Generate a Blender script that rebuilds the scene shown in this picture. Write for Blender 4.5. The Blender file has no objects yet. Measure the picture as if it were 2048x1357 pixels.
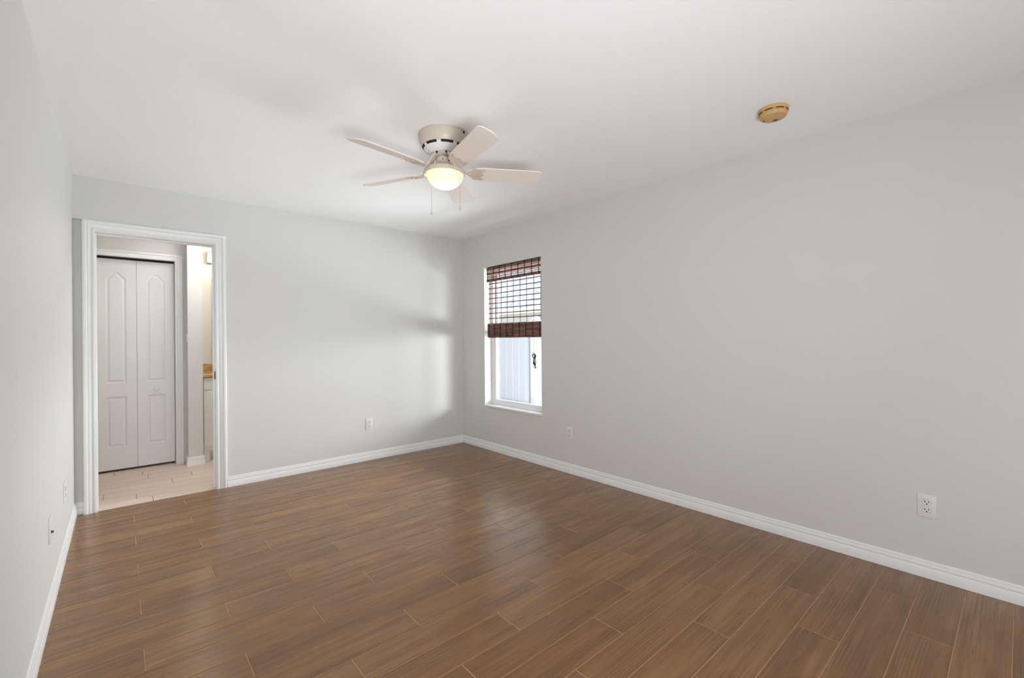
import bpy, bmesh, math, random
from mathutils import Vector, Matrix
random.seed(7)
S = bpy.context.scene
COL = S.collection
PI = math.pi

# ------------------------------------------------------------------ camera, world, lights, exposure
CW, CY, CH = -3.1118, -4.4570, 1.2427          # camera place
YAW, PITCH, ROLL, FPX = 0.71987, -0.00035, -0.00758, 894.13
RX = 3.3636                                     # room width (right wall is x = 0, back wall y = 0)
H = 2.44
FRONT = -10.0

fw = Vector((math.sin(YAW)*math.cos(PITCH), math.cos(YAW)*math.cos(PITCH), math.sin(PITCH)))
rt = Vector((math.cos(YAW), -math.sin(YAW), 0)); up = rt.cross(fw)
r2 = rt*math.cos(ROLL) + up*math.sin(ROLL); u2 = -rt*math.sin(ROLL) + up*math.cos(ROLL)
cam = bpy.data.cameras.new('camera'); camo = bpy.data.objects.new('camera', cam); COL.objects.link(camo)
cam.sensor_width = 36.0; cam.lens = FPX/2048*36.0; cam.clip_start = 0.02; cam.clip_end = 200
m = Matrix((r2, u2, -fw)).transposed().to_4x4(); m.translation = Vector((CW, CY, CH)); camo.matrix_world = m
S.camera = camo

w = bpy.data.worlds.new('world'); S.world = w; w.use_nodes = True
bg = w.node_tree.nodes['Background']; bg.inputs[0].default_value = (0.88, 0.94, 1.0, 1); bg.inputs[1].default_value = 1.0

def lamp(name, kind, loc, energy, color=(1, 1, 1), rot=(0, 0, 0), **k):
    l = bpy.data.lights.new(name, kind); l.energy = energy; l.color = color
    for a, b in k.items(): setattr(l, a, b)
    o = bpy.data.objects.new(name, l); COL.objects.link(o); o.location = loc; o.rotation_euler = rot
    return o
# sun high and along the side yard: lights the pale ground between house and fence, grazes the fence
sun = lamp('sun', 'SUN', (-3, -10, 12), 7.0, (1.0, 0.96, 0.90), angle=0.01)
sun.rotation_euler = Vector((0.30, 0.60, -0.74)).to_track_quat('-Z', 'Y').to_euler()
# added fill lamp by the left wall behind the camera; no window there
lamp('left_wall_fill', 'AREA', (-RX+0.05, -6.5, 1.3), 9, (0.92, 0.96, 1.0), (0, -PI/2, 0), shape='RECTANGLE', size=1.8, size_y=2.0)
# unseen fill lamps added behind the camera, aimed forward and up
lamp('room_fill', 'AREA', (-2.70, -5.4, 0.60), 38, (0.92, 0.965, 1.0), (PI-1.05, 0, -0.5), shape='RECTANGLE', size=0.8, size_y=0.5)
lamp('second_room_fill', 'AREA', (-2.95, -4.9, 0.80), 11.5, (0.92, 0.965, 1.0), (PI-1.2, 0, -0.45), shape='RECTANGLE', size=0.6, size_y=0.6, spread=math.radians(100))
# lamps added outside, hidden from view, to boost daylight through the side window
lamp('side_yard_fill', 'AREA', (1.62, -0.85, 1.15), 210, (0.95, 0.975, 1.0), (0, PI/2, 0), shape='RECTANGLE', size=0.70, size_y=2.0, spread=math.radians(140))
lamp('side_yard_raking_fill', 'AREA', (1.45, -3.40, 1.10), 230, (0.95, 0.975, 1.0), (0, PI/2, -0.75), shape='RECTANGLE', size=0.42, size_y=3.0, spread=math.radians(120))
lamp('side_yard_up_fill', 'AREA', (0.90, -0.80, -0.30), 62, (0.95, 0.975, 1.0), (PI, 0.45, 0), shape='RECTANGLE', size=1.0, size_y=1.4)
# fill lamp added under the bathroom ceiling; no fixture known
lamp('bathroom_fill', 'AREA', (-2.30, 0.62, 2.40), 12, (1.0, 0.985, 0.955), (0, 0, 0), shape='DISK', size=0.5)

S.view_settings.view_transform = 'Standard'; S.view_settings.look = 'None'
S.view_settings.exposure = 0.10; S.view_settings.gamma = 1.0; S.view_settings.use_curve_mapping = False
S.cycles.max_bounces = 12; S.cycles.diffuse_bounces = 8; S.cycles.glossy_bounces = 4
S.cycles.transmission_bounces = 6; S.cycles.transparent_max_bounces = 12
S.cycles.use_denoising = True
S.cycles.caustics_reflective = False; S.cycles.caustics_refractive = False
S.cycles.sample_clamp_indirect = 6.0

# ------------------------------------------------------------------ materials
def mat(name, col, rough=0.5, spec=0.5, metal=0.0, bump=None, var=None, emit=None):
    """bump = (scale, strength, distance); var = (scale, amount)"""
    M = bpy.data.materials.new(name); M.use_nodes = True
    nt = M.node_tree; N = nt.nodes; L = nt.links; p = N['Principled BSDF']
    p.inputs['Base Color'].default_value = (*col, 1); p.inputs['Roughness'].default_value = rough
    p.inputs['Specular IOR Level'].default_value = spec; p.inputs['Metallic'].default_value = metal
    tc = N.new('ShaderNodeTexCoord')
    if var:
        n = N.new('ShaderNodeTexNoise'); n.inputs['Scale'].default_value = var[0]; n.inputs['Detail'].default_value = 4
        L.new(tc.outputs['Object'], n.inputs['Vector'])
        mx = N.new('ShaderNodeMix'); mx.data_type = 'RGBA'
        a = var[1]
        mx.inputs[6].default_value = (*[c*(1-a) for c in col], 1); mx.inputs[7].default_value = (*[min(1, c*(1+a)) for c in col], 1)
        L.new(n.outputs['Fac'], mx.inputs[0]); L.new(mx.outputs[2], p.inputs['Base Color'])
    if bump:
        n = N.new('ShaderNodeTexNoise'); n.inputs['Scale'].default_value = bump[0]; n.inputs['Detail'].default_value = 3
        L.new(tc.outputs['Object'], n.inputs['Vector'])
        b = N.new('ShaderNodeBump'); b.inputs['Strength'].default_value = bump[1]; b.inputs['Distance'].default_value = bump[2]
        L.new(n.outputs['Fac'], b.inputs['Height']); L.new(b.outputs['Normal'], p.inputs['Normal'])
    if emit:
        p.inputs['Emission Color'].default_value = (*emit[0], 1); p.inputs['Emission Strength'].default_value = emit[1]
    return M

M = {}
M['wall'] = mat('wall_paint', (0.655, 0.650, 0.628), 0.55, 0.35, bump=(170, 0.06, 0.004), var=(3, 0.008))
M['ceiling'] = mat('ceiling_paint', (0.90, 0.912, 0.925), 0.8, 0.2, bump=(90, 0.10, 0.006))
M['trim'] = mat('white_trim_paint', (0.80, 0.805, 0.81), 0.32, 0.5, var=(6, 0.01))
M['door'] = mat('white_door_paint', (0.76, 0.765, 0.775), 0.42, 0.4, bump=(220, 0.03, 0.002))
M['plastic'] = mat('white_plastic', (0.73, 0.73, 0.72), 0.35, 0.5, var=(20, 0.01))
M['slot'] = mat('dark_slot', (0.02, 0.018, 0.016), 0.7, 0.2, var=(40, 0.2))
M['vinyl'] = mat('white_vinyl', (0.84, 0.85, 0.86), 0.35, 0.5, var=(8, 0.01))
M['sill'] = mat('white_sill', (0.86, 0.86, 0.85), 0.25, 0.5, var=(14, 0.03))
M['fan'] = mat('almond_enamel', (0.575, 0.50, 0.43), 0.38, 0.5, var=(9, 0.05))
M['fan_light'] = mat('pale_enamel', (0.80, 0.79, 0.79), 0.40, 0.5, var=(9, 0.02))
M['blade'] = mat('blade_laminate', (0.80, 0.715, 0.665), 0.45, 0.4, var=(5, 0.03))
M['chain'] = mat('pull_chain', (0.62, 0.50, 0.41), 0.4, 0.5, var=(30, 0.05))
M['smoke'] = mat('yellowed_plastic', (0.58, 0.36, 0.155), 0.45, 0.4, var=(30, 0.12))
M['metal_dark'] = mat('aged_brass', (0.10, 0.085, 0.06), 0.4, 0.5, 0.9, var=(60, 0.4))
M['metal'] = mat('brushed_nickel', (0.62, 0.52, 0.42), 0.35, 0.5, 0.9, var=(40, 0.05))
M['grout'] = mat('brown_grout', (0.50, 0.32, 0.20), 0.85, 0.2, var=(90, 0.15))
M['bath_grout'] = mat('grey_brown_grout', (0.14, 0.11, 0.09), 0.85, 0.2, var=(90, 0.15))
M['cabinet'] = mat('white_cabinet', (0.78, 0.775, 0.765), 0.38, 0.5, var=(6, 0.01))
M['cord'] = mat('dark_cord', (0.03, 0.026, 0.03), 0.7, 0.3, var=(60, 0.3))
M['greycord'] = mat('grey_cord', (0.30, 0.29, 0.30), 0.7, 0.3, var=(60, 0.2))
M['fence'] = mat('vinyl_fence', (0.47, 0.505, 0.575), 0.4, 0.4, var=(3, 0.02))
M['post'] = mat('vinyl_post', (0.74, 0.75, 0.78), 0.4, 0.4, var=(3, 0.01))  # paler than the panels, painting in a glare strip at the window's edge
M['stucco'] = mat('white_stucco', (0.86, 0.84, 0.80), 0.9, 0.2, bump=(60, 0.3, 0.01), var=(2, 0.05))
M['exterior'] = mat('dark_absorber', (0.16, 0.15, 0.14), 0.9, 0.2, bump=(60, 0.3, 0.01), var=(2, 0.05))
M['lawn'] = mat('pale_gravel', (0.55, 0.55, 0.50), 0.95, 0.1, bump=(30, 0.4, 0.02), var=(14, 0.25))
M['mirror'] = mat('mirror_glass', (0.85, 0.87, 0.87), 0.02, 0.5, 1.0, var=(2, 0.005))
M['shade_deck'] = mat('shade_slab', (0.5, 0.5, 0.48), 0.9, 0.2, var=(6, 0.1))
M['bulb'] = mat('lit_globe', (1, 0.95, 0.85), 0.4, 0.3, emit=((1.0, 0.84, 0.60), 38.0), var=(3, 0.01))

def streaks(name, c0, c1, axis_scale, rough, spec, bump=0.0, thr=(0.35, 0.65)):
    N_ = bpy.data.materials.new(name); N_.use_nodes = True
    nt = N_.node_tree; N = nt.nodes; L = nt.links; p = N['Principled BSDF']
    tc = N.new('ShaderNodeTexCoord'); mp = N.new('ShaderNodeMapping'); mp.inputs['Scale'].default_value = axis_scale
    n = N.new('ShaderNodeTexNoise'); n.inputs['Scale'].default_value = 1.0; n.inputs['Detail'].default_value = 6
    cr = N.new('ShaderNodeValToRGB'); cr.color_ramp.elements[0].position = thr[0]; cr.color_ramp.elements[1].position = thr[1]
    cr.color_ramp.elements[0].color = (*c0, 1); cr.color_ramp.elements[1].color = (*c1, 1)
    L.new(tc.outputs['Object'], mp.inputs['Vector']); L.new(mp.outputs[0], n.inputs['Vector'])
    L.new(n.outputs['Fac'], cr.inputs[0]); L.new(cr.outputs[0], p.inputs['Base Color'])
    p.inputs['Roughness'].default_value = rough; p.inputs['Specular IOR Level'].default_value = spec
    if bump:
        b = N.new('ShaderNodeBump'); b.inputs['Strength'].default_value = bump; b.inputs['Distance'].default_value = 0.003
        L.new(n.outputs['Fac'], b.inputs['Height']); L.new(b.outputs['Normal'], p.inputs['Normal'])
    return N_
M['bamboo'] = streaks('dark_bamboo', (0.060, 0.018, 0.013), (0.23, 0.098, 0.074), (60, 7, 60), 0.42, 0.5, 0.3)
M['reed'] = streaks('light_reed', (0.16, 0.06, 0.04), (0.52, 0.32, 0.24), (60, 9, 60), 0.5, 0.4, 0.2)
M['counter'] = streaks('tan_stone', (0.36, 0.19, 0.075), (0.60, 0.39, 0.19), (7, 7, 24), 0.3, 0.5)
M['shingle'] = streaks('blue_grey_shingle', (0.20, 0.24, 0.34), (0.62, 0.68, 0.80), (6, 9, 14), 0.9, 0.2, 0.3)
M['leaf'] = streaks('hazy_leaf', (0.16, 0.20, 0.20), (0.42, 0.48, 0.52), (12, 12, 12), 0.7, 0.2)

def glass_mat():
    g = bpy.data.materials.new('window_glass'); g.use_nodes = True
    nt = g.node_tree; N = nt.nodes; L = nt.links
    p = N['Principled BSDF']; N.remove(p); out = N['Material Output']
    t = N.new('ShaderNodeBsdfTransparent'); t.inputs[0].default_value = (0.95, 0.97, 0.97, 1)
    gl = N.new('ShaderNodeBsdfGlossy'); gl.inputs['Roughness'].default_value = 0.02
    lw = N.new('ShaderNodeLayerWeight'); lw.inputs['Blend'].default_value = 0.5
    pw = N.new('ShaderNodeMath'); pw.operation = 'POWER'; pw.inputs[1].default_value = 5.0; L.new(lw.outputs['Facing'], pw.inputs[0])
    fr = N.new('ShaderNodeMath'); fr.operation = 'MULTIPLY_ADD'; fr.inputs[1].default_value = 0.9; fr.inputs[2].default_value = 0.03; L.new(pw.outputs[0], fr.inputs[0])
    mx = N.new('ShaderNodeMixShader')
    L.new(fr.outputs[0], mx.inputs[0]); L.new(t.outputs[0], mx.inputs[1]); L.new(gl.outputs[0], mx.inputs[2]); L.new(mx.outputs[0], out.inputs[0])
    return g
M['glass'] = glass_mat()

def bowl_mat():
    g = bpy.data.materials.new('frosted_bowl'); g.use_nodes = True
    nt = g.node_tree; N = nt.nodes; L = nt.links
    N.remove(N['Principled BSDF']); out = N['Material Output']
    tr = N.new('ShaderNodeBsdfTranslucent'); tr.inputs[0].default_value = (0.98, 0.90, 0.75, 1)
    df = N.new('ShaderNodeBsdfDiffuse'); df.inputs[0].default_value = (0.90, 0.85, 0.75, 1)
    gl = N.new('ShaderNodeBsdfGlossy'); gl.inputs['Roughness'].default_value = 0.25
    m1 = N.new('ShaderNodeMixShader'); m1.inputs[0].default_value = 0.35
    m2 = N.new('ShaderNodeMixShader'); m2.inputs[0].default_value = 0.05
    L.new(tr.outputs[0], m1.inputs[1]); L.new(df.outputs[0], m1.inputs[2])
    L.new(m1.outputs[0], m2.inputs[1]); L.new(gl.outputs[0], m2.inputs[2]); L.new(m2.outputs[0], out.inputs[0])
    return g
M['bowl'] = bowl_mat()

def plank_mat(name, dark, mid, light, rough, spec, grain_bump, streak_amt, knots=True):
    """wood-look porcelain plank: grain runs along x, every plank shifted by its own random number"""
    g = bpy.data.materials.new(name); g.use_nodes = True
    nt = g.node_tree; N = nt.nodes; L = nt.links; p = N['Principled BSDF']
    geo = N.new('ShaderNodeTexCoord'); at = N.new('ShaderNodeAttribute'); at.attribute_name = 'rnd'
    def math_(op, a, b=None):
        n = N.new('ShaderNodeMath'); n.operation = op
        for i, v in enumerate((a, b)):
            if v is None: continue
            if isinstance(v, (int, float)): n.inputs[i].default_value = v
            else: L.new(v, n.inputs[i])
        return n.outputs[0]
    off = N.new('ShaderNodeCombineXYZ')
    L.new(math_('MULTIPLY', at.outputs['Fac'], 37.0), off.inputs[0]); L.new(math_('MULTIPLY', at.outputs['Fac'], 91.0), off.inputs[1]); L.new(math_('MULTIPLY', at.outputs['Fac'], 13.0), off.inputs[2])
    add = N.new('ShaderNodeVectorMath'); add.operation = 'ADD'; L.new(geo.outputs['Object'], add.inputs[0]); L.new(off.outputs[0], add.inputs[1])
    def mapped(sc):
        mp = N.new('ShaderNodeMapping'); mp.inputs['Scale'].default_value = sc; L.new(add.outputs[0], mp.inputs['Vector']); return mp.outputs[0]
    def noise(vec, detail=5, rough_=0.55, dist=0.0):
        n = N.new('ShaderNodeTexNoise'); n.inputs['Scale'].default_value = 1; n.inputs['Detail'].default_value = detail
        n.inputs['Roughness'].default_value = rough_; n.inputs['Distortion'].default_value = dist; L.new(vec, n.inputs['Vector']); return n.outputs['Fac']
    broad = noise(mapped((1.3, 13, 1)), 3, 0.5)
    mid_ = noise(mapped((1.7, 48, 3)), 4, 0.6)
    cloud = noise(mapped((3.2, 6.0, 1)), 3, 0.5)
    fine = noise(mapped((4, 170, 1)), 5, 0.65)
    # wavy cathedral grain lines
    wv = N.new('ShaderNodeTexWave'); wv.wave_type = 'BANDS'; wv.bands_direction = 'Y'
    wv.inputs['Scale'].default_value = 1.0; wv.inputs['Distortion'].default_value = 9.0; wv.inputs['Detail'].default_value = 3
    wv.inputs['Detail Scale'].default_value = 0.55; wv.inputs['Detail Roughness'].default_value = 0.45
    L.new(mapped((1.1, 24, 1)), wv.inputs['Vector'])
    mask = noise(mapped((2.2, 9, 3)), 2)
    mr = N.new('ShaderNodeMapRange'); mr.inputs[1].default_value = 0.47; mr.inputs[2].default_value = 0.60; L.new(mask, mr.inputs[0])
    ln = N.new('ShaderNodeMapRange'); ln.inputs[1].default_value = 0.72; ln.inputs[2].default_value = 1.0; L.new(wv.outputs['Fac'], ln.inputs[0])
    lines = math_('MULTIPLY', ln.outputs[0], mr.outputs[0])
    st = noise(mapped((5.5, 95, 7)), 3, 0.55)
    sr = N.new('ShaderNodeMapRange'); sr.inputs[1].default_value = 0.60; sr.inputs[2].default_value = 0.74; L.new(st, sr.inputs[0])
    # colour
    v = math_('ADD', math_('MULTIPLY', broad, 0.30), math_('MULTIPLY', cloud, 0.20))
    v = math_('ADD', v, math_('MULTIPLY', mid_, 0.42))
    v = math_('ADD', v, math_('MULTIPLY', fine, 0.18))
    v = math_('ADD', v, math_('MULTIPLY', math_('SUBTRACT', at.outputs['Fac'], 0.5), 0.09))
    cr = N.new('ShaderNodeValToRGB'); e = cr.color_ramp.elements
    e[0].position = 0.36; e[0].color = (*dark, 1); e[1].position = 0.76; e[1].color = (*light, 1)
    k = e.new(0.55); k.color = (*mid, 1)
    L.new(v, cr.inputs[0])
    mx = N.new('ShaderNodeMix'); mx.data_type = 'RGBA'; mx.inputs[7].default_value = (dark[0]*0.55, dark[1]*0.48, dark[2]*0.42, 1)
    L.new(math_('MULTIPLY', math_('MAXIMUM', lines, sr.outputs[0]), streak_amt), mx.inputs[0]); L.new(cr.outputs[0], mx.inputs[6])
    L.new(mx.outputs[2], p.inputs['Base Color'])
    hgt = math_('SUBTRACT', math_('MULTIPLY', fine, 0.5), math_('MULTIPLY', lines, 0.8))
    hgt = math_('SUBTRACT', hgt, math_('MULTIPLY', sr.outputs[0], 0.5))
    b = N.new('ShaderNodeBump'); b.inputs['Strength'].default_value = grain_bump; b.inputs['Distance'].default_value = 0.0012
    L.new(hgt, b.inputs['Height']); L.new(b.outputs['Normal'], p.inputs['Normal'])
    rr = math_('ADD', math_('MULTIPLY', cloud, 0.10), rough - 0.05); L.new(rr, p.inputs['Roughness'])
    p.inputs['Specular IOR Level'].default_value = spec
    return g
M['plank'] = plank_mat('wood_look_plank', (0.135, 0.057, 0.015), (0.230, 0.105, 0.031), (0.345, 0.178, 0.066), 0.215, 0.66, 0.50, 0.55)
M['bath_plank'] = plank_mat('pale_plank', (0.62, 0.50, 0.425), (0.69, 0.57, 0.49), (0.75, 0.63, 0.55), 0.45, 0.4, 0.08, 0.10)

# ------------------------------------------------------------------ mesh helpers
def newbm(): return bmesh.new()
def obj(name, bm, material, parent=None, smooth=False, loc=None):
    me = bpy.data.meshes.new(name); bmesh.ops.recalc_face_normals(bm, faces=bm.faces[:]); bm.to_mesh(me); bm.free()
    mats = material if isinstance(material, (list, tuple)) else [material]
    for x in mats: me.materials.append(x)
    o = bpy.data.objects.new(name, me); COL.objects.link(o)
    if parent is not None: o.parent = parent
    if loc is not None: o.location = loc
    if smooth:
        for f in me.polygons: f.use_smooth = True
        try:
            me.set_sharp_from_angle(angle=math.radians(38))
        except Exception: pass
    return o
def thing(name, label, cat, loc=(0, 0, 0), rotz=0.0, group=None):
    o = bpy.data.objects.new(name, None); COL.objects.link(o); o.location = loc; o.rotation_euler = (0, 0, rotz)
    o.empty_display_size = 0.05; o['label'] = label; o['category'] = cat
    if group: o['group'] = group
    return o
def tag(o, label, cat, group=None):
    o['label'] = label; o['category'] = cat
    if group: o['group'] = group
    return o
def struct(name, bm, material, smooth=False):
    o = obj(name, bm, material, None, smooth); o['kind'] = 'structure'; return o
def box(bm, x0, x1, y0, y1, z0, z1, bev=0.0, seg=2, mi=0):
    x0, x1 = min(x0, x1), max(x0, x1); y0, y1 = min(y0, y1), max(y0, y1); z0, z1 = min(z0, z1), max(z0, z1)
    g = bmesh.ops.create_cube(bm, size=1.0); vs = g['verts']
    for v in vs: v.co = Vector(((x0+x1)/2 + v.co.x*(x1-x0), (y0+y1)/2 + v.co.y*(y1-y0), (z0+z1)/2 + v.co.z*(z1-z0)))
    fs = set(f for v in vs for f in v.link_faces)
    for f in fs: f.material_index = mi
    if bev > 0:
        es = list(set(e for v in vs for e in v.link_edges))
        bmesh.ops.bevel(bm, geom=es, offset=bev, segments=seg, affect='EDGES', profile=0.5)
def lathe(bm, prof, cx=0, cy=0, cz=0, n=48, cap=True):
    rings = []
    for (r, z) in prof:
        if r < 1e-5: rings.append([bm.verts.new((cx, cy, cz+z))])
        else: rings.append([bm.verts.new((cx+r*math.cos(2*PI*i/n), cy+r*math.sin(2*PI*i/n), cz+z)) for i in range(n)])
    for a, b in zip(rings, rings[1:]):
        for i in range(n):
            j = (i+1) % n
            if len(a) == 1 and len(b) == 1: continue
            if len(a) == 1: bm.faces.new((a[0], b[i], b[j]))
            elif len(b) == 1: bm.faces.new((a[i], a[j], b[0]))
            else: bm.faces.new((a[i], a[j], b[j], b[i]))
def tube(bm, pts, rad, n=8, caps=True):
    pts = [Vector(p) for p in pts]; rads = rad if isinstance(rad, (list, tuple)) else [rad]*len(pts)
    rings = []; prev = None
    for i, p in enumerate(pts):
        t = (pts[min(i+1, len(pts)-1)] - pts[max(i-1, 0)]).normalized()
        if prev is None:
            a = Vector((0, 0, 1)) if abs(t.z) < 0.9 else Vector((1, 0, 0)); u = t.cross(a).normalized()
        else:
            u = (prev - t*prev.dot(t)).normalized()
        prev = u; v = t.cross(u)
        rings.append([bm.verts.new(p + (u*math.cos(2*PI*k/n) + v*math.sin(2*PI*k/n))*rads[i]) for k in range(n)])
    for a, b in zip(rings, rings[1:]):
        for k in range(n): bm.faces.new((a[k], a[(k+1) % n], b[(k+1) % n], b[k]))
    if caps: bm.faces.new(rings[0]); bm.faces.new(rings[-1][::-1])
def prism(bm, outline, z0, z1, bev=0.0, xf=None):
    """outline of (x, y) extruded z0..z1; xf maps each finished vert"""
    a = [bm.verts.new((x, y, z0)) for x, y in outline]; b = [bm.verts.new((x, y, z1)) for x, y in outline]
    n = len(outline); f1 = bm.faces.new(a[::-1]); f2 = bm.faces.new(b); vs = a+b
    for i in range(n): bm.faces.new((a[i], a[(i+1) % n], b[(i+1) % n], b[i]))
    if bev > 0:
        es = [e for f in (f1, f2) for e in f.edges]
        r = bmesh.ops.bevel(bm, geom=es, offset=bev, segments=2, affect='EDGES', profile=0.5)
        vs = list(set(vs + list(r['verts']))); vs = [v for v in vs if v.is_valid]
    if xf:
        for v in vs: v.co = xf(v.co)
def sweep(bm, stations):
    """stations: list of rings with the same number of points (open profile closed by itself)"""
    rings = [[bm.verts.new(p) for p in st] for st in stations]; n = len(rings[0])
    for a, b in zip(rings, rings[1:]):
        for k in range(n): bm.faces.new((a[k], a[(k+1) % n], b[(k+1) % n], b[k]))
    bm.faces.new(rings[0]); bm.faces.new(rings[-1][::-1])

BASE = [(0, 0), (0.013, 0), (0.013, 0.044), (0.0105, 0.049), (0.0085, 0.053), (0.010, 0.057), (0.0095, 0.068), (0.007, 0.072), (0.0065, 0.0745), (0.007, 0.078), (0.0055, 0.084), (0.003, 0.0875), (0, 0.088)]
def baseboard(name, path, h=1.0):
    """path: floor points (x, y) with the room on the LEFT of the travel direction; corners mitred"""
    bm = newbm(); P = [Vector((x, y)) for x, y in path]; st = []
    for i, p in enumerate(P):
        d0 = (p - P[i-1]).normalized() if i > 0 else None
        d1 = (P[i+1] - p).normalized() if i < len(P)-1 else None
        n0 = Vector((-d0.y, d0.x)) if d0 else None; n1 = Vector((-d1.y, d1.x)) if d1 else None
        if n0 and n1: mdir = (n0+n1); mdir = mdir/ (1 + n0.dot(n1))
        else: mdir = n0 or n1
        st.append([(p.x+mdir.x*d, p.y+mdir.y*d, z*h) for d, z in BASE])
    sweep(bm, st)
    return struct(name, bm, M['trim'], True)
def casing(bm, xl, xr, zt, w, y, z0=0.0):
    """inverted U of moulded casing on a wall facing -y; xl, xr, zt = inner edges"""
    k = w/0.065
    pr = [(0, 0), (0, 0.010), (0.003, 0.0125), (0.011, 0.0125), (0.014, 0.0095), (0.0165, 0.0065), (0.0205, 0.0075), (0.026, 0.011), (0.036, 0.0130), (0.0385, 0.0105), (0.041, 0.0105), (0.045, 0.0165), (0.050, 0.0190), (0.060, 0.0190), (0.065, 0.0155), (0.065, 0)]
    pr = [(a*k, b) for a, b in pr]
    st = [[(xl-a, y-b, z0) for a, b in pr], [(xl-a, y-b, zt+a) for a, b in pr], [(xr+a, y-b, zt+a) for a, b in pr], [(xr+a, y-b, z0) for a, b in pr]]
    sweep(bm, st)

# ------------------------------------------------------------------ floor planks
def planks(name, x0, x1, y0, y1, rowof, pitch, tile, material, grout, gap):
    """rowof(k) -> (y top of the row, x of one joint); builds chamfered planks over a grout bed, one mesh"""
    bm = newbm(); vals = []
    rl = bm.faces.layers.float.new('rnd')
    def plank(a, b, c, d, r):
        g = gap/2; ch = 0.0016; zt = 0.0; zb = -0.0022
        A = [(a+g, c+g), (b-g, c+g), (b-g, d-g), (a+g, d-g)]; B = [(a+g+ch, c+g+ch), (b-g-ch, c+g+ch), (b-g-ch, d-g-ch), (a+g+ch, d-g-ch)]
        if b-a < 0.012 or d-c < 0.012: return
        va = [bm.verts.new((x, y, zb)) for x, y in A]; vb = [bm.verts.new((x, y, zt)) for x, y in B]
        fs = [bm.faces.new(vb)] + [bm.faces.new((va[i], va[(i+1) % 4], vb[(i+1) % 4], vb[i])) for i in range(4)]
        for f in fs: f[rl] = r
    for k in rowof['range']:
        yt, xj = rowof['f'](k); c, d = yt-pitch, yt
        if c >= y1 or d <= y0: continue
        c, d = max(c, y0-0.002), min(d, y1+0.0012)
        n0 = math.floor((x0-xj)/tile); x = xj + n0*tile
        while x < x1:
            a, b = max(x, x0-0.002), min(x+tile, x1+0.002)
            if b-a > 0.01: plank(a, b, c, d, random.random())
            x += tile
    vs = [bm.verts.new(p) for p in ((x0-0.01, y0-0.01, -0.0016), (x1+0.01, y0-0.01, -0.0016), (x1+0.01, y1, -0.0016), (x0-0.01, y1, -0.0016))]
    f = bm.faces.new(vs); f.material_index = 1
    lo = [bm.verts.new((v.co.x, v.co.y, -0.10)) for v in vs]
    for i in range(4):
        q = bm.faces.new((vs[i], lo[i], lo[(i+1) % 4], vs[(i+1) % 4])); q.material_index = 1
    q = bm.faces.new(lo[::-1]); q.material_index = 1
    return struct(name, bm, [material, grout])
planks('floor', -RX, 0.0, FRONT, 0.014, dict(range=range(-14, 54), f=lambda k: (-1.960-0.1542*k, -0.923-0.3035*k)), 0.1542, 0.910, M['plank'], M['grout'], 0.0030)
bj = {0: -3.02, 1: -3.22, 2: -2.767, 3: -2.613, 4: -2.923}
planks('floor_bathroom', -RX, -1.0, 0.0142, 1.75, dict(range=range(-1, 12), f=lambda k: (0.162+0.1545*(k+1), bj.get(k % 5, -2.7) + (0.06 if k > 4 else 0))), 0.1545, 0.910, M['bath_plank'], M['bath_grout'], 0.0022)

# ------------------------------------------------------------------ walls and ceiling
T = 0.13
DX0, DX1, DZ = -3.250, -2.510, 2.050      # bathroom doorway, jamb faces
WY0, WY1, WZ0, WZ1 = -1.345, -0.437, 0.484, 2.052   # side window opening
bm = newbm()
box(bm, -RX, -3.306, 0.024, T, 0, 2.126)
box(bm, -3.306, DX0-0.016, 0, T, 0, 2.126)
box(bm, -RX-0.1, DX1+0.016, 0, T, 2.126, H)
box(bm, DX0-0.016, DX1+0.016, 0, T, DZ+0.016, 2.126)
box(bm, DX1+0.016, 0.2, 0, T, 0, H)
struct('wall_back', bm, M['wall'])
bm = newbm()
box(bm, 0, 0.2, FRONT-0.1, WY0, -0.1, H); box(bm, 0, 0.2, WY1, 0, -0.1, H); box(bm, 0, 0.2, WY0, WY1, -0.1, WZ0); box(bm, 0, 0.2, WY0, WY1, WZ1, H)
struct('wall_right', bm, M['wall'])
bm = newbm()
for a_ in ((-10.1, WY0, -0.4, H), (WY1, 1.9, -0.4, H), (WY0, WY1, -0.4, WZ0), (WY0, WY1, WZ1, H)): box(bm, 0.2, 0.215, *a_)
struct('wall_absorber', bm, M['exterior'])  # unseen dark skin added to cut light bounced onto the fence
bm = newbm(); box(bm, -RX-0.1, -RX, FRONT-0.1, 1.9, -0.1, H); struct('wall_left', bm, M['wall'])
bm = newbm(); FW = (-RX+0.15, -0.15, 0.20, 2.34)  # unseen front wall set far back, wide opening added for evener light
box(bm, -RX, FW[0], FRONT-0.1, FRONT, 0, H); box(bm, FW[1], 0, FRONT-0.1, FRONT, 0, H); box(bm, FW[0], FW[1], FRONT-0.1, FRONT, 0, FW[2]); box(bm, FW[0], FW[1], FRONT-0.1, FRONT, FW[3], H)
struct('wall_front', bm, M['wall'])
bm = newbm(); box(bm, -RX-0.1, 0.2, FRONT-0.1, 1.9, H, H+0.06); struct('ceiling', bm, M['ceiling'])
bm = newbm(); box(bm, -RX-1.2, 0.75, FRONT-0.8, 2.6, 2.56, 2.66); struct('roof', bm, M['shade_deck'])  # unseen slab added so its overhang casts shade on the side yard

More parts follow.
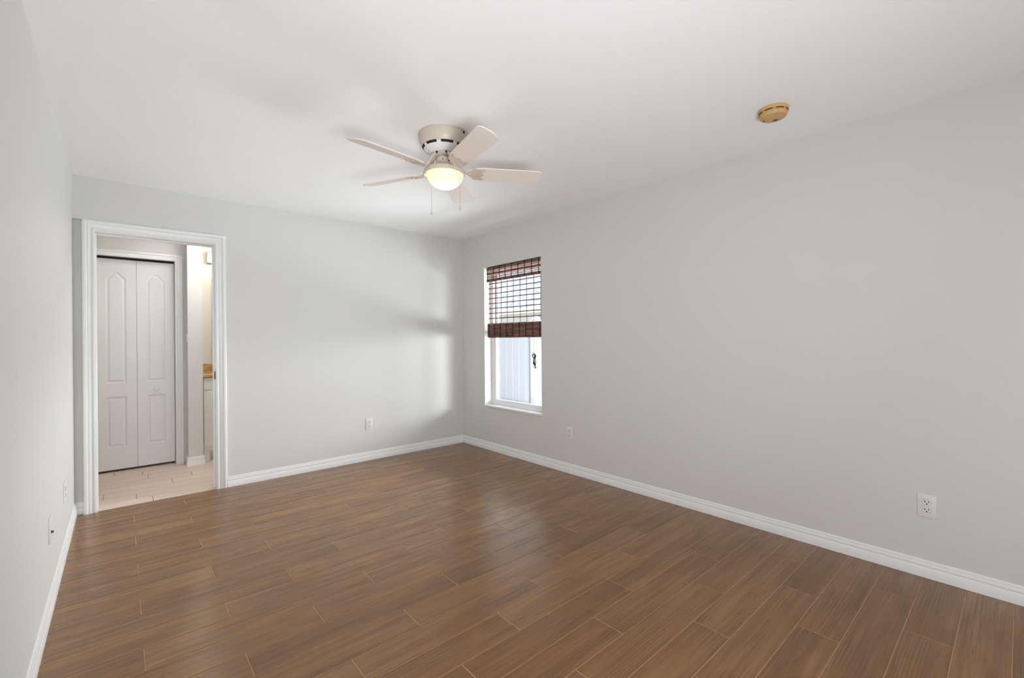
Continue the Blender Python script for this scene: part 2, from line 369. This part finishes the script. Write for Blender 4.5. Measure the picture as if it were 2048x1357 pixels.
# bathroom walls: closet wall with opening, the short pier beside it, wall behind the vanity
CX0, CX1, CZ = -3.292, -2.692, 2.056; CYW = 1.185
bm = newbm()
box(bm, -RX, CX0, CYW, CYW+0.11, 0, H); box(bm, CX0, CX1, CYW, CYW+0.11, CZ, H); box(bm, CX1, -2.605, CYW, CYW+0.11, 0, H)
struct('wall_closet', bm, M['wall'])
bm = newbm(); box(bm, -2.605, -2.483, 1.010, 1.80, 0, H); struct('wall_pier', bm, M['wall'])
bm = newbm(); box(bm, -2.483, -1.0, 1.65, 1.75, 0, H); struct('wall_vanity', bm, M['wall'])
bm = newbm(); box(bm, -1.0, -0.9, T, 1.75, 0, H); struct('wall_bathroom_right', bm, M['wall'])
bm = newbm(); box(bm, -RX, -2.605, 1.80, 1.9, 0, H); struct('wall_closet_back', bm, M['wall'])

baseboard('baseboard_right', [(0, FRONT), (0, 0), (DX1+0.080, 0)])
baseboard('baseboard_left', [(-3.307, 0.024), (-RX, 0.024), (-RX, FRONT)])
baseboard('baseboard_pier', [(-2.483, 1.30), (-2.483, 1.010), (-2.605, 1.010), (-2.605, 1.165)])

# ------------------------------------------------------------------ bathroom doorway (door_1)
d1 = thing('door_1', 'x', 'x'); del d1['label']; del d1['category']; d1['kind'] = 'structure'
bm = newbm(); casing(bm, DX0+0.006, DX1+0.004, DZ+0.010, 0.071, 0.0); obj('casing', bm, M['trim'], d1, True)
bm = newbm(); casing(bm, DX0-0.005, DX1+0.005, DZ+0.005, 0.065, 0.0)
for v in bm.verts: v.co.y = T - v.co.y
obj('casing', bm, M['trim'], d1, True)
bm = newbm()
box(bm, DX0-0.016, DX0, 0, T, 0, DZ+0.016); box(bm, DX1, DX1+0.016, 0, T, 0, DZ+0.016); box(bm, DX0, DX1, 0, T, DZ, DZ+0.016)
obj('jamb', bm, M['trim'], d1)
bm = newbm(); s = 0.011
box(bm, DX0, DX0+s, 0.060, 0.092, 0, DZ, 0.002); box(bm, DX1-s, DX1, 0.060, 0.092, 0, DZ, 0.002); box(bm, DX0+s, DX1-s, 0.060, 0.092, DZ-s, DZ, 0.002)
obj('door_stop', bm, M['trim'], d1)
bm = newbm(); box(bm, DX1-0.0022, DX1, 0.004, 0.058, 0.918, 0.988, 0.001)
sp = obj('strike_plate', bm, M['metal_dark'], d1)
bm = newbm(); box(bm, DX1-0.0026, DX1-0.0022, 0.020, 0.040, 0.934, 0.972); obj('latch_hole', bm, M['slot'], sp)

# ------------------------------------------------------------------ bifold closet door (door_2)
d2 = thing('door_2', 'x', 'x', (0, 0, 0)); del d2['label']; del d2['category']; d2['kind'] = 'structure'
bm = newbm(); casing(bm, CX0-0.003, CX1+0.003, CZ-0.004, 0.060, CYW); obj('casing', bm, M['trim'], d2, True)
bm = newbm(); box(bm, CX0+0.004, CX1-0.004, CYW+0.068, CYW+0.092, 2.040, CZ); obj('track', bm, M['slot'], d2)
def leaf_bm(x0, x1, yf, z0, z1):
    bm = newbm(); W = x1-x0; nx, nz = 74, 330; hw = W/2
    def depth(x, z):
        c = x-hw; best = -1
        for (p0, p1, arch) in ((0.235, 0.712, 0), (0.850, 1.852, 0.060)):
            half = 0.071
            top = p1
            if arch:
                t = max(-1, min(1, c/half)); top = p1 + arch*0.5*(1+math.cos(PI*t))*(1 if abs(t) < 1 else 0)
            best = max(best, min(half-abs(c), z-p0, (top-z)*0.75 if arch else top-z))
        d = best
        if d <= 0: return 0.0
        if d < 0.009: return 0.0065*math.sin(d/0.009*PI/2)
        if d < 0.028: return 0.0065 - 0.0055*(0.5-0.5*math.cos((d-0.009)/0.019*PI))
        return 0.001
    g = [[bm.verts.new((x0+W*i/nx, yf + depth(W*i/nx, z0+(z1-z0)*j/nz), z0+(z1-z0)*j/nz)) for i in range(nx+1)] for j in range(nz+1)]
    for j in range(nz):
        for i in range(nx): bm.faces.new((g[j][i], g[j][i+1], g[j+1][i+1], g[j+1][i]))
    b = [bm.verts.new((x, yf+0.032, z)) for x, z in ((x0, z0), (x1, z0), (x1, z1), (x0, z1))]
    bm.faces.new((b[0], b[3], b[2], b[1]))
    bm.faces.new([g[0][i] for i in range(nx, -1, -1)] + [b[0], b[1]])
    bm.faces.new([g[nz][i] for i in range(nx+1)] + [b[2], b[3]])
    bm.faces.new([g[j][0] for j in range(nz+1)] + [b[3], b[0]])
    bm.faces.new([g[j][nx] for j in range(nz, -1, -1)] + [b[1], b[2]])
    return bm
YL = CYW + 0.066
obj('door_leaf', leaf_bm(CX0+0.003, -2.9885, YL, 0.022, 2.034), M['door'], d2, True)
lf = obj('door_leaf', leaf_bm(-2.9865, CX1-0.003, YL, 0.022, 2.034), M['door'], d2, True)
bm = newbm(); lathe(bm, [(0.013, 0), (0.010, 0.004), (0.0095, 0.010), (0.016, 0.016), (0.0205, 0.022), (0.0205, 0.027), (0.016, 0.032), (0, 0.034)], n=28)
for v in bm.verts: v.co = Vector((v.co.x, -v.co.z, v.co.y))
k = obj('door_knob', bm, M['plastic'], lf, True, (-2.842, YL, 0.772))
# small painted hinge leaf left on the pier edge
h = tag(obj('door_hinge', newbm(), M['trim']), 'small white painted hinge on the wall edge right of the closet door', 'hinge')
bm = newbm(); box(bm, -2.6085, -2.605, 1.03, 1.065, 1.235, 1.315, 0.001); tube(bm, [(-2.609, 1.027, 1.235), (-2.609, 1.027, 1.315)], 0.005, 10); bm.to_mesh(h.data); bm.free()

# ------------------------------------------------------------------ vanity, counter, mirror, light
VX0, VX1 = -2.468, -1.35
v = thing('vanity_cabinet', 'white bathroom vanity cabinet with drawer, partly seen through the doorway', 'cabinet', (-1.9, 1.38, 0))
def lb(bm, x0, x1, y0, y1, z0, z1, b=0.0): box(bm, x0+1.9, x1+1.9, y0-1.38, y1-1.38, z0, z1, b)
bm = newbm(); lb(bm, VX0, VX1, 1.115, 1.645, 0.10, 0.868); lb(bm, VX0+0.06, VX1-0.02, 1.17, 1.645, 0, 0.10); lb(bm, VX0, VX0+0.055, 1.112, 1.17, 0, 0.10, 0.004)
obj('body', bm, M['cabinet'], v)
for i in range(2):
    a = VX0+0.004+i*0.56; bm = newbm(); lb(bm, a, a+0.548, 1.098, 1.115, 0.738, 0.862, 0.002); dr = obj('drawer', bm, M['cabinet'], v)
    bm = newbm(); lb(bm, a+0.24, a+0.31, 1.078, 1.086, 0.795, 0.803, 0.002); lb(bm, a+0.245, a+0.251, 1.086, 1.098, 0.795, 0.803); lb(bm, a+0.299, a+0.305, 1.086, 1.098, 0.795, 0.803); obj('handle', bm, M['metal'], dr)
    bm = newbm(); lb(bm, a, a+0.548, 1.098, 1.115, 0.155, 0.731, 0.002); dd = obj('door', bm, M['cabinet'], v)
    bm = newbm(); lb(bm, a+0.50, a+0.508, 1.078, 1.086, 0.60, 0.68, 0.002); lb(bm, a+0.50, a+0.508, 1.086, 1.098, 0.605, 0.611); lb(bm, a+0.50, a+0.508, 1.086, 1.098, 0.669, 0.675); obj('handle', bm, M['metal'], dd)
bm = newbm(); box(bm, -2.480, -1.34, 1.082, 1.650, 0.868, 0.897, 0.004)
ct = tag(obj('vanity_countertop', bm, M['counter']), 'tan brown stone countertop on the white vanity', 'countertop')
bm = newbm(); box(bm, -2.480, -1.34, 1.630, 1.650, 0.897, 0.985, 0.002); obj('backsplash', bm, M['counter'], ct)
bm = newbm(); box(bm, -2.322, -1.42, 1.644, 1.650, 1.03, 1.95, 0.001)
tag(obj('wall_mirror', bm, M['mirror']), 'frameless mirror on the wall above the vanity counter', 'mirror')
vl = thing('vanity_light', 'lit globe light bar above the bathroom mirror, seen through the doorway', 'light', (-2.0, 1.65, 2.185))
bm = newbm(); box(bm, -0.366, 0.40, -0.045, 0, -0.056, 0.058, 0.003); obj('back_plate', bm, M['metal'], vl)
for i in range(4):
    bm = newbm(); bmesh.ops.create_uvsphere(bm, u_segments=24, v_segments=16, radius=0.045)
    o = obj('globe_bulb', bm, M['bulb'], vl, True, (-0.285+0.2*i, -0.095, 0.0))

# ------------------------------------------------------------------ side window (window_1)
w1 = thing('window_1', 'x', 'x'); del w1['label']; del w1['category']; w1['kind'] = 'structure'
bm = newbm(); box(bm, -0.014, 0.112, WY0-0.004, WY1+0.004, WZ0, WZ0+0.019, 0.003); obj('window_sill', bm, M['sill'], w1)
Z0 = WZ0+0.019
bm = newbm(); fx0, fx1 = 0.102, 0.168
box(bm, fx0, fx1, WY1-0.035, WY1, Z0, WZ1, 0.002); box(bm, fx0, fx1, WY0, WY0+0.035, Z0, WZ1, 0.002); box(bm, fx0, fx1, WY0+0.035, WY1-0.035, Z0, Z0+0.028, 0.002); box(bm, fx0, fx1, WY0+0.035, WY1-0.035, WZ1-0.04, WZ1, 0.002)
obj('window_frame', bm, M['vinyl'], w1)
def sash(x0, x1, z0, z1):
    a, b = WY0+0.035, WY1-0.035; s = 0.036; bm = newbm()
    box(bm, x0, x1, b-s, b, z0, z1, 0.003); box(bm, x0, x1, a, a+s, z0, z1, 0.003); box(bm, x0, x1, a+s, b-s, z0, z0+s*0.75, 0.003); box(bm, x0, x1, a+s, b-s, z1-s, z1, 0.003)
    o = obj('window_sash', bm, M['vinyl'], w1)
    bm = newbm(); xm = (x0+x1)/2; box(bm, xm-0.002, xm+0.002, a+s, b-s, z0+s*0.75, z1-s); obj('pane', bm, M['glass'], o)
sash(0.108, 0.132, Z0+0.028, 1.330); sash(0.136, 0.160, 1.294, WZ1-0.04)

# ------------------------------------------------------------------ woven bamboo blind
bl = thing('bamboo_blind', 'dark brown woven bamboo roman blind half raised in the window', 'blind', (0.03, -0.907, 2.048))
bx, by, bz = 0.03, -0.907, 2.048
BY0, BY1 = -1.340, -0.482
def reed(bm, x, z, h_, d, n=10, y0=BY0, y1=BY1):
    """half-round strip along y, centred at (x, z) of height h_ and depth d"""
    st = []
    jz = [random.uniform(-0.0012, 0.0012) for _ in range(7)]
    for i in range(7):
        y = y0 + (y1-y0)*i/6
        st.append([(x-bx + d/2*math.cos(2*PI*k/n), y-by, z-bz + jz[i] + h_/2*math.sin(2*PI*k/n)) for k in range(n)])
    sweep(bm, st)
bm = newbm(); box(bm, 0.012-bx, 0.048-bx, BY0-by, BY1-by, 2.022-bz, 2.050-bz, 0.002); hr = obj('headrail', bm, M['bamboo'], bl)
bm = newbm()
for z, h_ in ((2.026, 0.030), (1.972, 0.024), (1.898, 0.034)): reed(bm, 0.004, z, h_, 0.009)
z = 2.006
val = obj('valance', bm, M['bamboo'], bl, True)
bm = newbm()
for z in (2.006, 1.999, 1.992, 1.950, 1.943, 1.936, 1.929, 1.922): reed(bm, 0.004, z, 0.0050, 0.005)
obj('reed', bm, M['reed'], val, True)
CORDS = [-0.508, -0.606, -0.708, -0.807, -0.909, -1.013, -1.114, -1.217, -1.318]
for y in CORDS:
    bm = newbm(); tube(bm, [(-0.004-bx, y-by, 2.045-bz), (-0.004-bx, y-by, 1.882-bz)], 0.0042, 6); obj('cord', bm, M['cord'], val)
for i in range(8):
    bm = newbm(); reed(bm, 0.030, 1.862-0.0555*i, 0.0105, 0.008); obj('slat', bm, M['bamboo'], bl, True)
for y in CORDS:
    bm = newbm(); tube(bm, [(0.026-bx, y-by, 1.885-bz), (0.0255-bx, y-by+0.002, 1.65-bz), (0.026-bx, y-by, 1.42-bz)], 0.0032, 6); obj('cord', bm, M['cord'], bl)
bm = newbm()
for lay, (x, z0, z1) in enumerate(((0.012, 1.262, 1.408), (0.030, 1.256, 1.416), (0.048, 1.270, 1.418))):
    z = z0+0.008
    while z < z1-0.004: reed(bm, x, z, 0.0165, 0.010); z += 0.0158
stk = obj('folded_stack', bm, M['bamboo'], bl, True)
bm = newbm()
for z in (1.414, 1.407): reed(bm, 0.012, z, 0.0065, 0.006)
obj('reed', bm, M['reed'], stk, True)
for y in CORDS:
    bm = newbm(); tube(bm, [(0.0055-bx, y-by, 1.412-bz), (0.004-bx, y-by, 1.33-bz), (0.0055-bx, y-by, 1.262-bz)], 0.0042, 6); obj('cord', bm, M['cord'], stk)
bm = newbm(); yc = -1.213-by; xc = 0.026-bx
tube(bm, [(xc, yc, 1.262-bz), (xc, yc, 1.092-bz)], 0.0022, 6)
pc = obj('pull_cord', bm, M['greycord'], bl)
bm = newbm()
def loop(cy_, cz_, ry, rz, a0, rad=0.0045, xo=0.0):
    pts = [(xc+xo+0.006*math.sin(2*t), yc+cy_+ry*math.cos(t+a0), cz_-bz+rz*math.sin(t+a0)) for t in [2*PI*i/18 for i in range(18)]]
    tube(bm, pts + [pts[0]], rad, 6)
loop(0.0, 1.075, 0.020, 0.022, 0.3); loop(-0.006, 1.062, 0.023, 0.020, 1.2); loop(-0.010, 1.030, 0.012, 0.055, 0.1); loop(-0.004, 1.02, 0.008, 0.050, 0.5, 0.003); loop(-0.012, 0.975, 0.010, 0.030, 0.1, 0.003)
kn = obj('cord_bundle', bm, M['cord'], pc)
bm = newbm(); tube(bm, [(xc, yc+0.004, 1.035-bz), (xc, yc+0.003, 1.010-bz), (xc, yc+0.004, 0.985-bz)], [0.004, 0.007, 0.011], 10); obj('tassel', bm, M['cord'], pc)
bm = newbm(); tube(bm, [(xc, yc-0.018, 0.990-bz), (xc, yc-0.020, 0.965-bz), (xc, yc-0.022, 0.945-bz)], [0.003, 0.006, 0.009], 10); obj('tassel', bm, M['cord'], pc)

# ------------------------------------------------------------------ outside the window
GZ = -0.36
bm = newbm(); box(bm, 0.2, 30, -24, 20, GZ-0.2, GZ); struct('ground', bm, M['lawn'])
FX = 1.75
fn = thing('vinyl_fence', 'white vinyl privacy fence outside the window, below the blind', 'fence', (FX, 0, GZ))
for i in range(-7, 5):
    yb = 0.52 + i*1.84
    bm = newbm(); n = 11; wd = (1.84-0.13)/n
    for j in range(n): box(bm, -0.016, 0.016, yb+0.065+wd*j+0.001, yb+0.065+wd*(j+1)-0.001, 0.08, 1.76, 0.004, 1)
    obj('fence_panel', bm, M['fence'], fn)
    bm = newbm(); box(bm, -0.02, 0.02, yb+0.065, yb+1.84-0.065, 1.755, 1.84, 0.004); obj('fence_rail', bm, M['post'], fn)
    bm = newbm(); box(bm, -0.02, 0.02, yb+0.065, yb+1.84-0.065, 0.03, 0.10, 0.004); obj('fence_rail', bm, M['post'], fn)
    bm = newbm(); box(bm, -0.065, 0.065, yb-0.065, yb+0.065, 0, 1.90, 0.006); lathe(bm, [(0.095, 1.90), (0.095, 1.915), (0, 1.97)], 0, yb, 0, 4); obj('fence_post', bm, M['post'], fn)
nh = thing('neighbour_house', 'white stucco house with blue grey shingle roof, seen through the blind', 'house', (6.0, 2.0, GZ))
bm = newbm(); box(bm, 0, 8, -9, 9, 0, 2.55); obj('wall', bm, M['stucco'], nh)
bm = newbm()
a = [bm.verts.new(p) for p in ((-0.12, -9.6, 2.50), (-0.12, 9.6, 2.50), (4, 9.6, 4.7), (4, -9.6, 4.7), (8.6, 9.6, 2.45), (8.6, -9.6, 2.45))]
bm.faces.new((a[0], a[1], a[2], a[3])); bm.faces.new((a[3], a[2], a[4], a[5])); bm.faces.new((a[0], a[3], a[5])); bm.faces.new((a[1], a[4], a[2])); bm.faces.new((a[0], a[5], a[4], a[1]))
obj('roof', bm, M['shingle'], nh)
bm = newbm(); box(bm, -0.14, -0.12, -9.6, 9.6, 2.36, 2.52); obj('fascia', bm, M['stucco'], nh)

# ------------------------------------------------------------------ ceiling fan
FXc, FYc = -1.675, -2.225
fan = thing('ceiling_fan', 'off white five blade ceiling fan with lit frosted bowl and pull chains', 'fan', (FXc, FYc, H))
def dz(z): return z-H
def prof(p): return [(r, dz(z)) for r, z in p]
bm = newbm(); lathe(bm, prof([(0, 2.44), (0.147, 2.44), (0.1475, 2.434), (0.1425, 2.431), (0.1425, 2.410), (0.140, 2.395), (0.134, 2.379), (0.127, 2.367), (0.1225, 2.361)]), n=72)
hs = obj('motor_housing', bm, M['fan'], fan, True)
bm = newbm(); lathe(bm, prof([(0.1225, 2.361), (0.115, 2.353), (0.098, 2.341), (0.080, 2.331), (0.070, 2.326), (0.066, 2.326), (0.066, 2.336), (0, 2.336)]), n=72)
dish = obj('vent_dish', bm, M['fan_light'], fan, True); dish['label'] = 'paler underside of the motor housing'
base = -122.8
for i in range(8):
    a0 = math.radians(base+9-16.5+45*i); a1 = math.radians(base+9+16.5+45*i); bm = newbm(); n = 12; st = []
    for j in range(n+1):
        a = a0+(a1-a0)*j/n; c, s_ = math.cos(a), math.sin(a)
        st.append([(r*c, r*s_, dz(z)) for r, z in ((0.1262, 2.3645), (0.1175, 2.3535), (0.1145, 2.3565), (0.1230, 2.3680))])
    sweep(bm, st); obj('vent_slot', bm, M['slot'], hs)
bm = newbm(); box(bm, -0.006, 0.006, -0.003, 0.003, -0.006, 0.006, 0.001)
a = math.radians(base+52); 
for v_ in bm.verts: v_.co = Vector((0.1432*math.cos(a) - v_.co.x*math.sin(a) + v_.co.y*math.cos(a), 0.1432*math.sin(a) + v_.co.x*math.cos(a) + v_.co.y*math.sin(a), v_.co.z - 0.014))
obj('screw', bm, M['slot'], hs)
bm = newbm(); lathe(bm, prof([(0, 2.334), (0.062, 2.334), (0.064, 2.330), (0.064, 2.318), (0.058, 2.313), (0.045, 2.311), (0, 2.311)]), n=48)
fly = obj('flywheel', bm, M['fan'], fan, True)
for da in (14, -40, 62, 140, 200):
    a = math.radians(base+da); bm = newbm(); lathe(bm, [(0, 0), (0.0085, 0.0), (0.0085, 0.004), (0, 0.004)], n=16)
    R_ = Matrix.Rotation(a, 4, 'Z') @ Matrix.Translation((0.0625, 0, dz(2.322))) @ Matrix.Rotation(math.radians(80), 4, 'Y')
    bm.transform(R_); obj('flywheel_hole', bm, M['slot'], fly)
# light kit
bm = newbm(); lathe(bm, prof([(0, 2.313), (0.036, 2.313), (0.043, 2.308), (0.046, 2.298), (0.047, 2.285), (0.050, 2.275), (0.058, 2.265), (0.074, 2.254), (0.096, 2.244), (0.110, 2.237), (0.1175, 2.229), (0.1205, 2.220), (0.1205, 2.208), (0.1180, 2.2055), (0.1100, 2.2085), (0.1060, 2.214), (0.090, 2.226), (0.0, 2.232)]), n=72)
kit = obj('light_kit', bm, M['fan'], fan, True)
bm = newbm(); lathe(bm, [(0, 0.004), (0.006, 0.004), (0.007, 0), (0.007, -0.002), (0, -0.002)], n=14)
a = math.radians(base+38); bm.transform(Matrix.Translation((0.050*math.cos(a), 0.050*math.sin(a), dz(2.281))) @ Matrix.Rotation(a, 4, 'Z') @ Matrix.Rotation(math.radians(75), 4, 'Y'))
obj('chain_bushing', bm, M['metal_dark'], kit)
bm = newbm(); lathe(bm, [(0, 0.0025), (0.004, 0.0025), (0.004, -0.001), (0, -0.001)], n=10)
a = math.radians(base-8); bm.transform(Matrix.Translation((0.0478*math.cos(a), 0.0478*math.sin(a), dz(2.284))) @ Matrix.Rotation(a, 4, 'Z') @ Matrix.Rotation(math.radians(80), 4, 'Y'))
obj('screw', bm, M['metal_dark'], kit)
ox, oy = 0.0045, -0.004
pb = [(0.1055, 2.212), (0.1060, 2.203), (0.1045, 2.193), (0.100, 2.181), (0.092, 2.168), (0.080, 2.154), (0.064, 2.142), (0.045, 2.133), (0.024, 2.127), (0, 2.125)]
bm = newbm(); lathe(bm, [(r, dz(z)) for r, z in pb], ox, oy, n=72)
bowl = obj('glass_bowl', bm, M['bowl'], fan, True); bowl['label'] = 'glowing frosted glass bowl'
lamp('fan_bulb', 'POINT', (FXc+ox, FYc+oy, 2.166), 0.42, (1.0, 0.83, 0.60), shadow_soft_size=0.022)
# pull chains
for nm, (wx, wy), zs, zb, zf in (('pull_chain', (-1.7212, -2.1579), 2.205, 2.018, 1.9805), ('pull_chain', (-1.6409, -2.3347), 2.204, 2.0165, 1.9828)):
    x, y = wx-FXc, wy-FYc; bm = newbm()
    d_ = Vector((x, y, 0)); rr = d_.length; d_ = d_/rr
    if nm and wy < -2.3:
        p0 = (d_.x*0.052, d_.y*0.052, dz(2.279)); p1 = (d_.x*0.116, d_.y*0.116, dz(2.236)); p2 = (x*1.0+d_.x*0.002, y+d_.y*0.002, dz(2.21))
        tube(bm, [p0, p1, p2, (x, y, dz(zb))], 0.0016, 6)
    else:
        tube(bm, [(x, y, dz(zs)), (x, y, dz(zb))], 0.0016, 6)
    ch = obj(nm, bm, M['chain'], fan)
    bm = newbm(); lathe(bm, [(0, zb-H+0.002), (0.0022, zb-H), (0.0030, zb-H-0.008), (0.0055, zb-H-0.018), (0.0070, zb-H-0.027), (0.0060, zb-H-0.033), (0, zf-H)], x, y, 0, 16); obj('chain_fob', bm, M['chain'], ch, True)
# blades
def rounded(pts_r):
    out = []
    n = len(pts_r)
    for i, (x, y, r) in enumerate(pts_r):
        p = Vector((x, y)); a = Vector(pts_r[i-1][:2]); b = Vector(pts_r[(i+1) % n][:2])
        if r <= 0: out.append((x, y)); continue
        da = (a-p).normalized(); db = (b-p).normalized(); ang = da.angle(db); t = r/math.tan(ang/2)
        c = p + (da+db).normalized()*(r/math.sin(ang/2)); s0 = p+da*t; s1 = p+db*t
        a0 = math.atan2(s0.y-c.y, s0.x-c.x); a1 = math.atan2(s1.y-c.y, s1.x-c.x); dl = (a1-a0+PI) % (2*PI) - PI
        for j in range(7): aa = a0+dl*j/6; out.append((c.x+r*math.cos(aa), c.y+r*math.sin(aa)))
    return out
PT = math.radians(-15)
ZB = 2.227
def bladexf(az):
    return Matrix.Rotation(az, 4, 'Z') @ Matrix.Translation((0, 0, dz(ZB))) @ Matrix.Rotation(PT, 4, 'X')
outline = rounded([(0.165, -0.046, 0.030), (0.225, -0.058, 0.05), (0.588, -0.066, 0.030), (0.578, 0.066, 0.055), (0.225, 0.058, 0.05), (0.165, 0.046, 0.030)])
iron = rounded([(0.142, -0.010, 0.006), (0.160, -0.030, 0.016), (0.178, -0.050, 0.018), (0.235, -0.052, 0.012), (0.240, -0.040, 0.008), (0.214, -0.026, 0.010), (0.226, -0.010, 0.006), (0.242, 0.0, 0.008), (0.226, 0.010, 0.006), (0.214, 0.026, 0.010), (0.240, 0.040, 0.008), (0.235, 0.052, 0.012), (0.178, 0.050, 0.018), (0.160, 0.030, 0.016), (0.142, 0.010, 0.006)])
for i in range(5):
    az = math.radians(-28.7+72*i); X = bladexf(az)
    bm = newbm(); prism(bm, outline, 0.0, 0.006, 0.0015); bm.transform(X); b = obj('blade', bm, M['blade'], fan, False)
    bm = newbm(); prism(bm, iron, -0.0055, -0.0002, 0.0012); bm.transform(X)
    pts = []
    Ra = Matrix.Rotation(az, 4, 'Z')
    for r, z in ((0.052, 2.322), (0.068, 2.314), (0.082, 2.300), (0.095, 2.280), (0.108, 2.258), (0.122, 2.240), (0.138, 2.229), (0.156, 2.2235)): pts.append(Ra @ Vector((r, 0, dz(z))))
    tube(bm, pts, [0.010, 0.0095, 0.0085, 0.008, 0.008, 0.0085, 0.009, 0.009], 10)
    ir = obj('blade_iron', bm, M['fan'], b, True)
    for sx, sy in ((0.222, -0.040), (0.226, 0.0), (0.222, 0.040)):
        bm = newbm(); lathe(bm, [(0, -0.0085), (0.003, -0.0082), (0.0048, -0.0062), (0.0048, -0.005)], sx, sy, 0, 12); bm.transform(X); obj('screw', bm, M['metal'], ir if False else b, True)

# ------------------------------------------------------------------ smoke detector
sd = thing('smoke_detector', 'yellowed beige round smoke detector on the ceiling', 'smoke detector', (-0.520, -3.600, H), math.radians(base))
bm = newbm(); lathe(bm, [(0, 0), (0.071, 0), (0.0715, -0.003), (0.0715, -0.013), (0.070, -0.0165), (0.0665, -0.018), (0, -0.018)], n=64); obj('base_plate', bm, M['smoke'], sd, True)
bm = newbm(); lathe(bm, [(0, -0.018), (0.0665, -0.018), (0.0670, -0.021), (0.0660, -0.0225), (0.0640, -0.0235), (0.0645, -0.026), (0.0640, -0.036), (0.0605, -0.0425), (0.0545, -0.0445), (0, -0.0465)], n=64); cv = obj('cover', bm, M['smoke'], sd, True)
for i in range(8):
    a0 = math.radians(45*i-12-16); a1 = math.radians(45*i-12+17); bm = newbm(); st = []
    for j in range(11):
        a = a0+(a1-a0)*j/10; c, s_ = math.cos(a), math.sin(a)
        st.append([(r*c, r*s_, z) for r, z in ((0.0682, -0.0185), (0.0682, -0.0222), (0.062, -0.0222), (0.062, -0.0185))])
    sweep(bm, st); obj('vent_slot', bm, M['slot'], cv)
bm = newbm(); lathe(bm, [(0, -0.0448), (0.0105, -0.0448), (0.0105, -0.0478), (0.009, -0.0487), (0, -0.0490)], 0.006, -0.008, 0, 24); obj('test_button', bm, M['smoke'], cv, True)
bm = newbm(); lathe(bm, [(0, -0.0440), (0.0038, -0.0440), (0.0038, -0.0462), (0, -0.0464)], -0.036, -0.026, 0, 14); obj('indicator_hole', bm, M['slot'], cv, True)
bm = newbm()
for i in range(4): box(bm, -0.030+0.006*i, -0.0275+0.006*i, 0.016, 0.040, -0.0462, -0.0455)
obj('sounder_slot', bm, M['metal_dark'], cv)

# ------------------------------------------------------------------ wall plates
def plate_bm(w_, h_):
    """plate lying in local x (width) / z (height), front towards -y"""
    bm = newbm(); a, b = w_/2, h_/2
    box(bm, -a, a, -0.0055, 0, -b, b, 0.0022, 3)
    return bm
def make_outlet(name, label):
    t = thing(name, label, 'outlet')
    obj('wall_plate', plate_bm(0.074, 0.116), M['plastic'], t, True)
    for s_ in (1, -1):
        bm = newbm(); pts = []
        for j in range(28):
            a = 2*PI*j/28; pts.append((0.0172*math.cos(a), max(-0.0142, min(0.0142, 0.0172*math.sin(a)))))
        prism(bm, pts, 0.0, 0.0022, 0.0005)
        bm.transform(Matrix.Translation((0, -0.0053, 0.0195*s_)) @ Matrix.Rotation(PI/2, 4, 'X'))
        r = obj('receptacle', bm, M['plastic'], t)
        bm = newbm(); prism(bm, [(x*1.055, y*1.065) for x, y in pts], 0.0, 0.0006); bm.transform(Matrix.Translation((0, -0.0053, 0.0195*s_)) @ Matrix.Rotation(PI/2, 4, 'X')); obj('receptacle_gap', bm, M['greycord'], r)
        bm = newbm(); z = 0.0195*s_
        box(bm, -0.0081, -0.0051, -0.0079, -0.0070, z-0.0022, z+0.0074); box(bm, 0.0051, 0.0081, -0.0079, -0.0070, z-0.0012, z+0.0064)
        lathe(bm, [(0, 0), (0.0032, 0), (0.0032, 0.0009), (0, 0.0009)], 0, 0, 0, 12)
        for v_ in bm.verts[-24-2:]:
            v_.co = Vector((v_.co.x, -0.0079 + v_.co.z, v_.co.y + z - 0.0085))
        obj('slot', bm, M['slot'], r)
    bm = newbm(); lathe(bm, [(0, 0.0015), (0.002, 0.0012), (0.003, 0), (0.003, -0.001), (0, -0.001)], n=12); bm.transform(Matrix.Translation((0, -0.0055, 0)) @ Matrix.Rotation(PI/2, 4, 'X')); obj('screw', bm, M['plastic'], t, True)
    return t
def dup(root, loc, rotz, label):
    r = root.copy(); COL.objects.link(r); r.location = loc; r.rotation_euler = (0, 0, rotz); r['label'] = label
    for ch in list(root.children):
        c = ch.copy(); COL.objects.link(c); c.parent = r
        for g in list(ch.children):
            d = g.copy(); COL.objects.link(d); d.parent = c
    return r
ou = make_outlet('electrical_outlet', 'white duplex outlet low on the back wall between doorway and corner')
ou['group'] = 'electrical outlets on the walls'
ou.location = (-1.177, 0, 0.372)
dup(ou, (0, -1.706, 0.372), -PI/2, 'white duplex outlet low on the right wall just past the window')
o3 = dup(ou, (0, -4.131, 0.368), -PI/2, 'largest white duplex outlet, low on the right wall far from the window')
dup(ou, (-RX, -0.755, 0.365), PI/2, 'white outlet plate on the left wall, edge on, nearest the doorway')
cj = thing('cable_jack', 'white wall plate with metal cable stub low on the left wall', 'wall plate', (-RX, -1.475, 0.372), PI/2)
obj('wall_plate', plate_bm(0.074, 0.116), M['plastic'], cj, True)
bm = newbm(); tube(bm, [(0, -0.005, -0.012), (0, -0.010, -0.012)], 0.0065, 6); tube(bm, [(0, -0.010, -0.012), (0, -0.0145, -0.012)], 0.0046, 12); obj('connector', bm, M['metal_dark'], cj)
for z in (0.042, -0.042):
    bm = newbm(); lathe(bm, [(0, 0.0015), (0.002, 0.0012), (0.003, 0), (0.003, -0.001), (0, -0.001)], n=12); bm.transform(Matrix.Translation((0, -0.0055, z)) @ Matrix.Rotation(PI/2, 4, 'X')); obj('screw', bm, M['plastic'], cj, True)
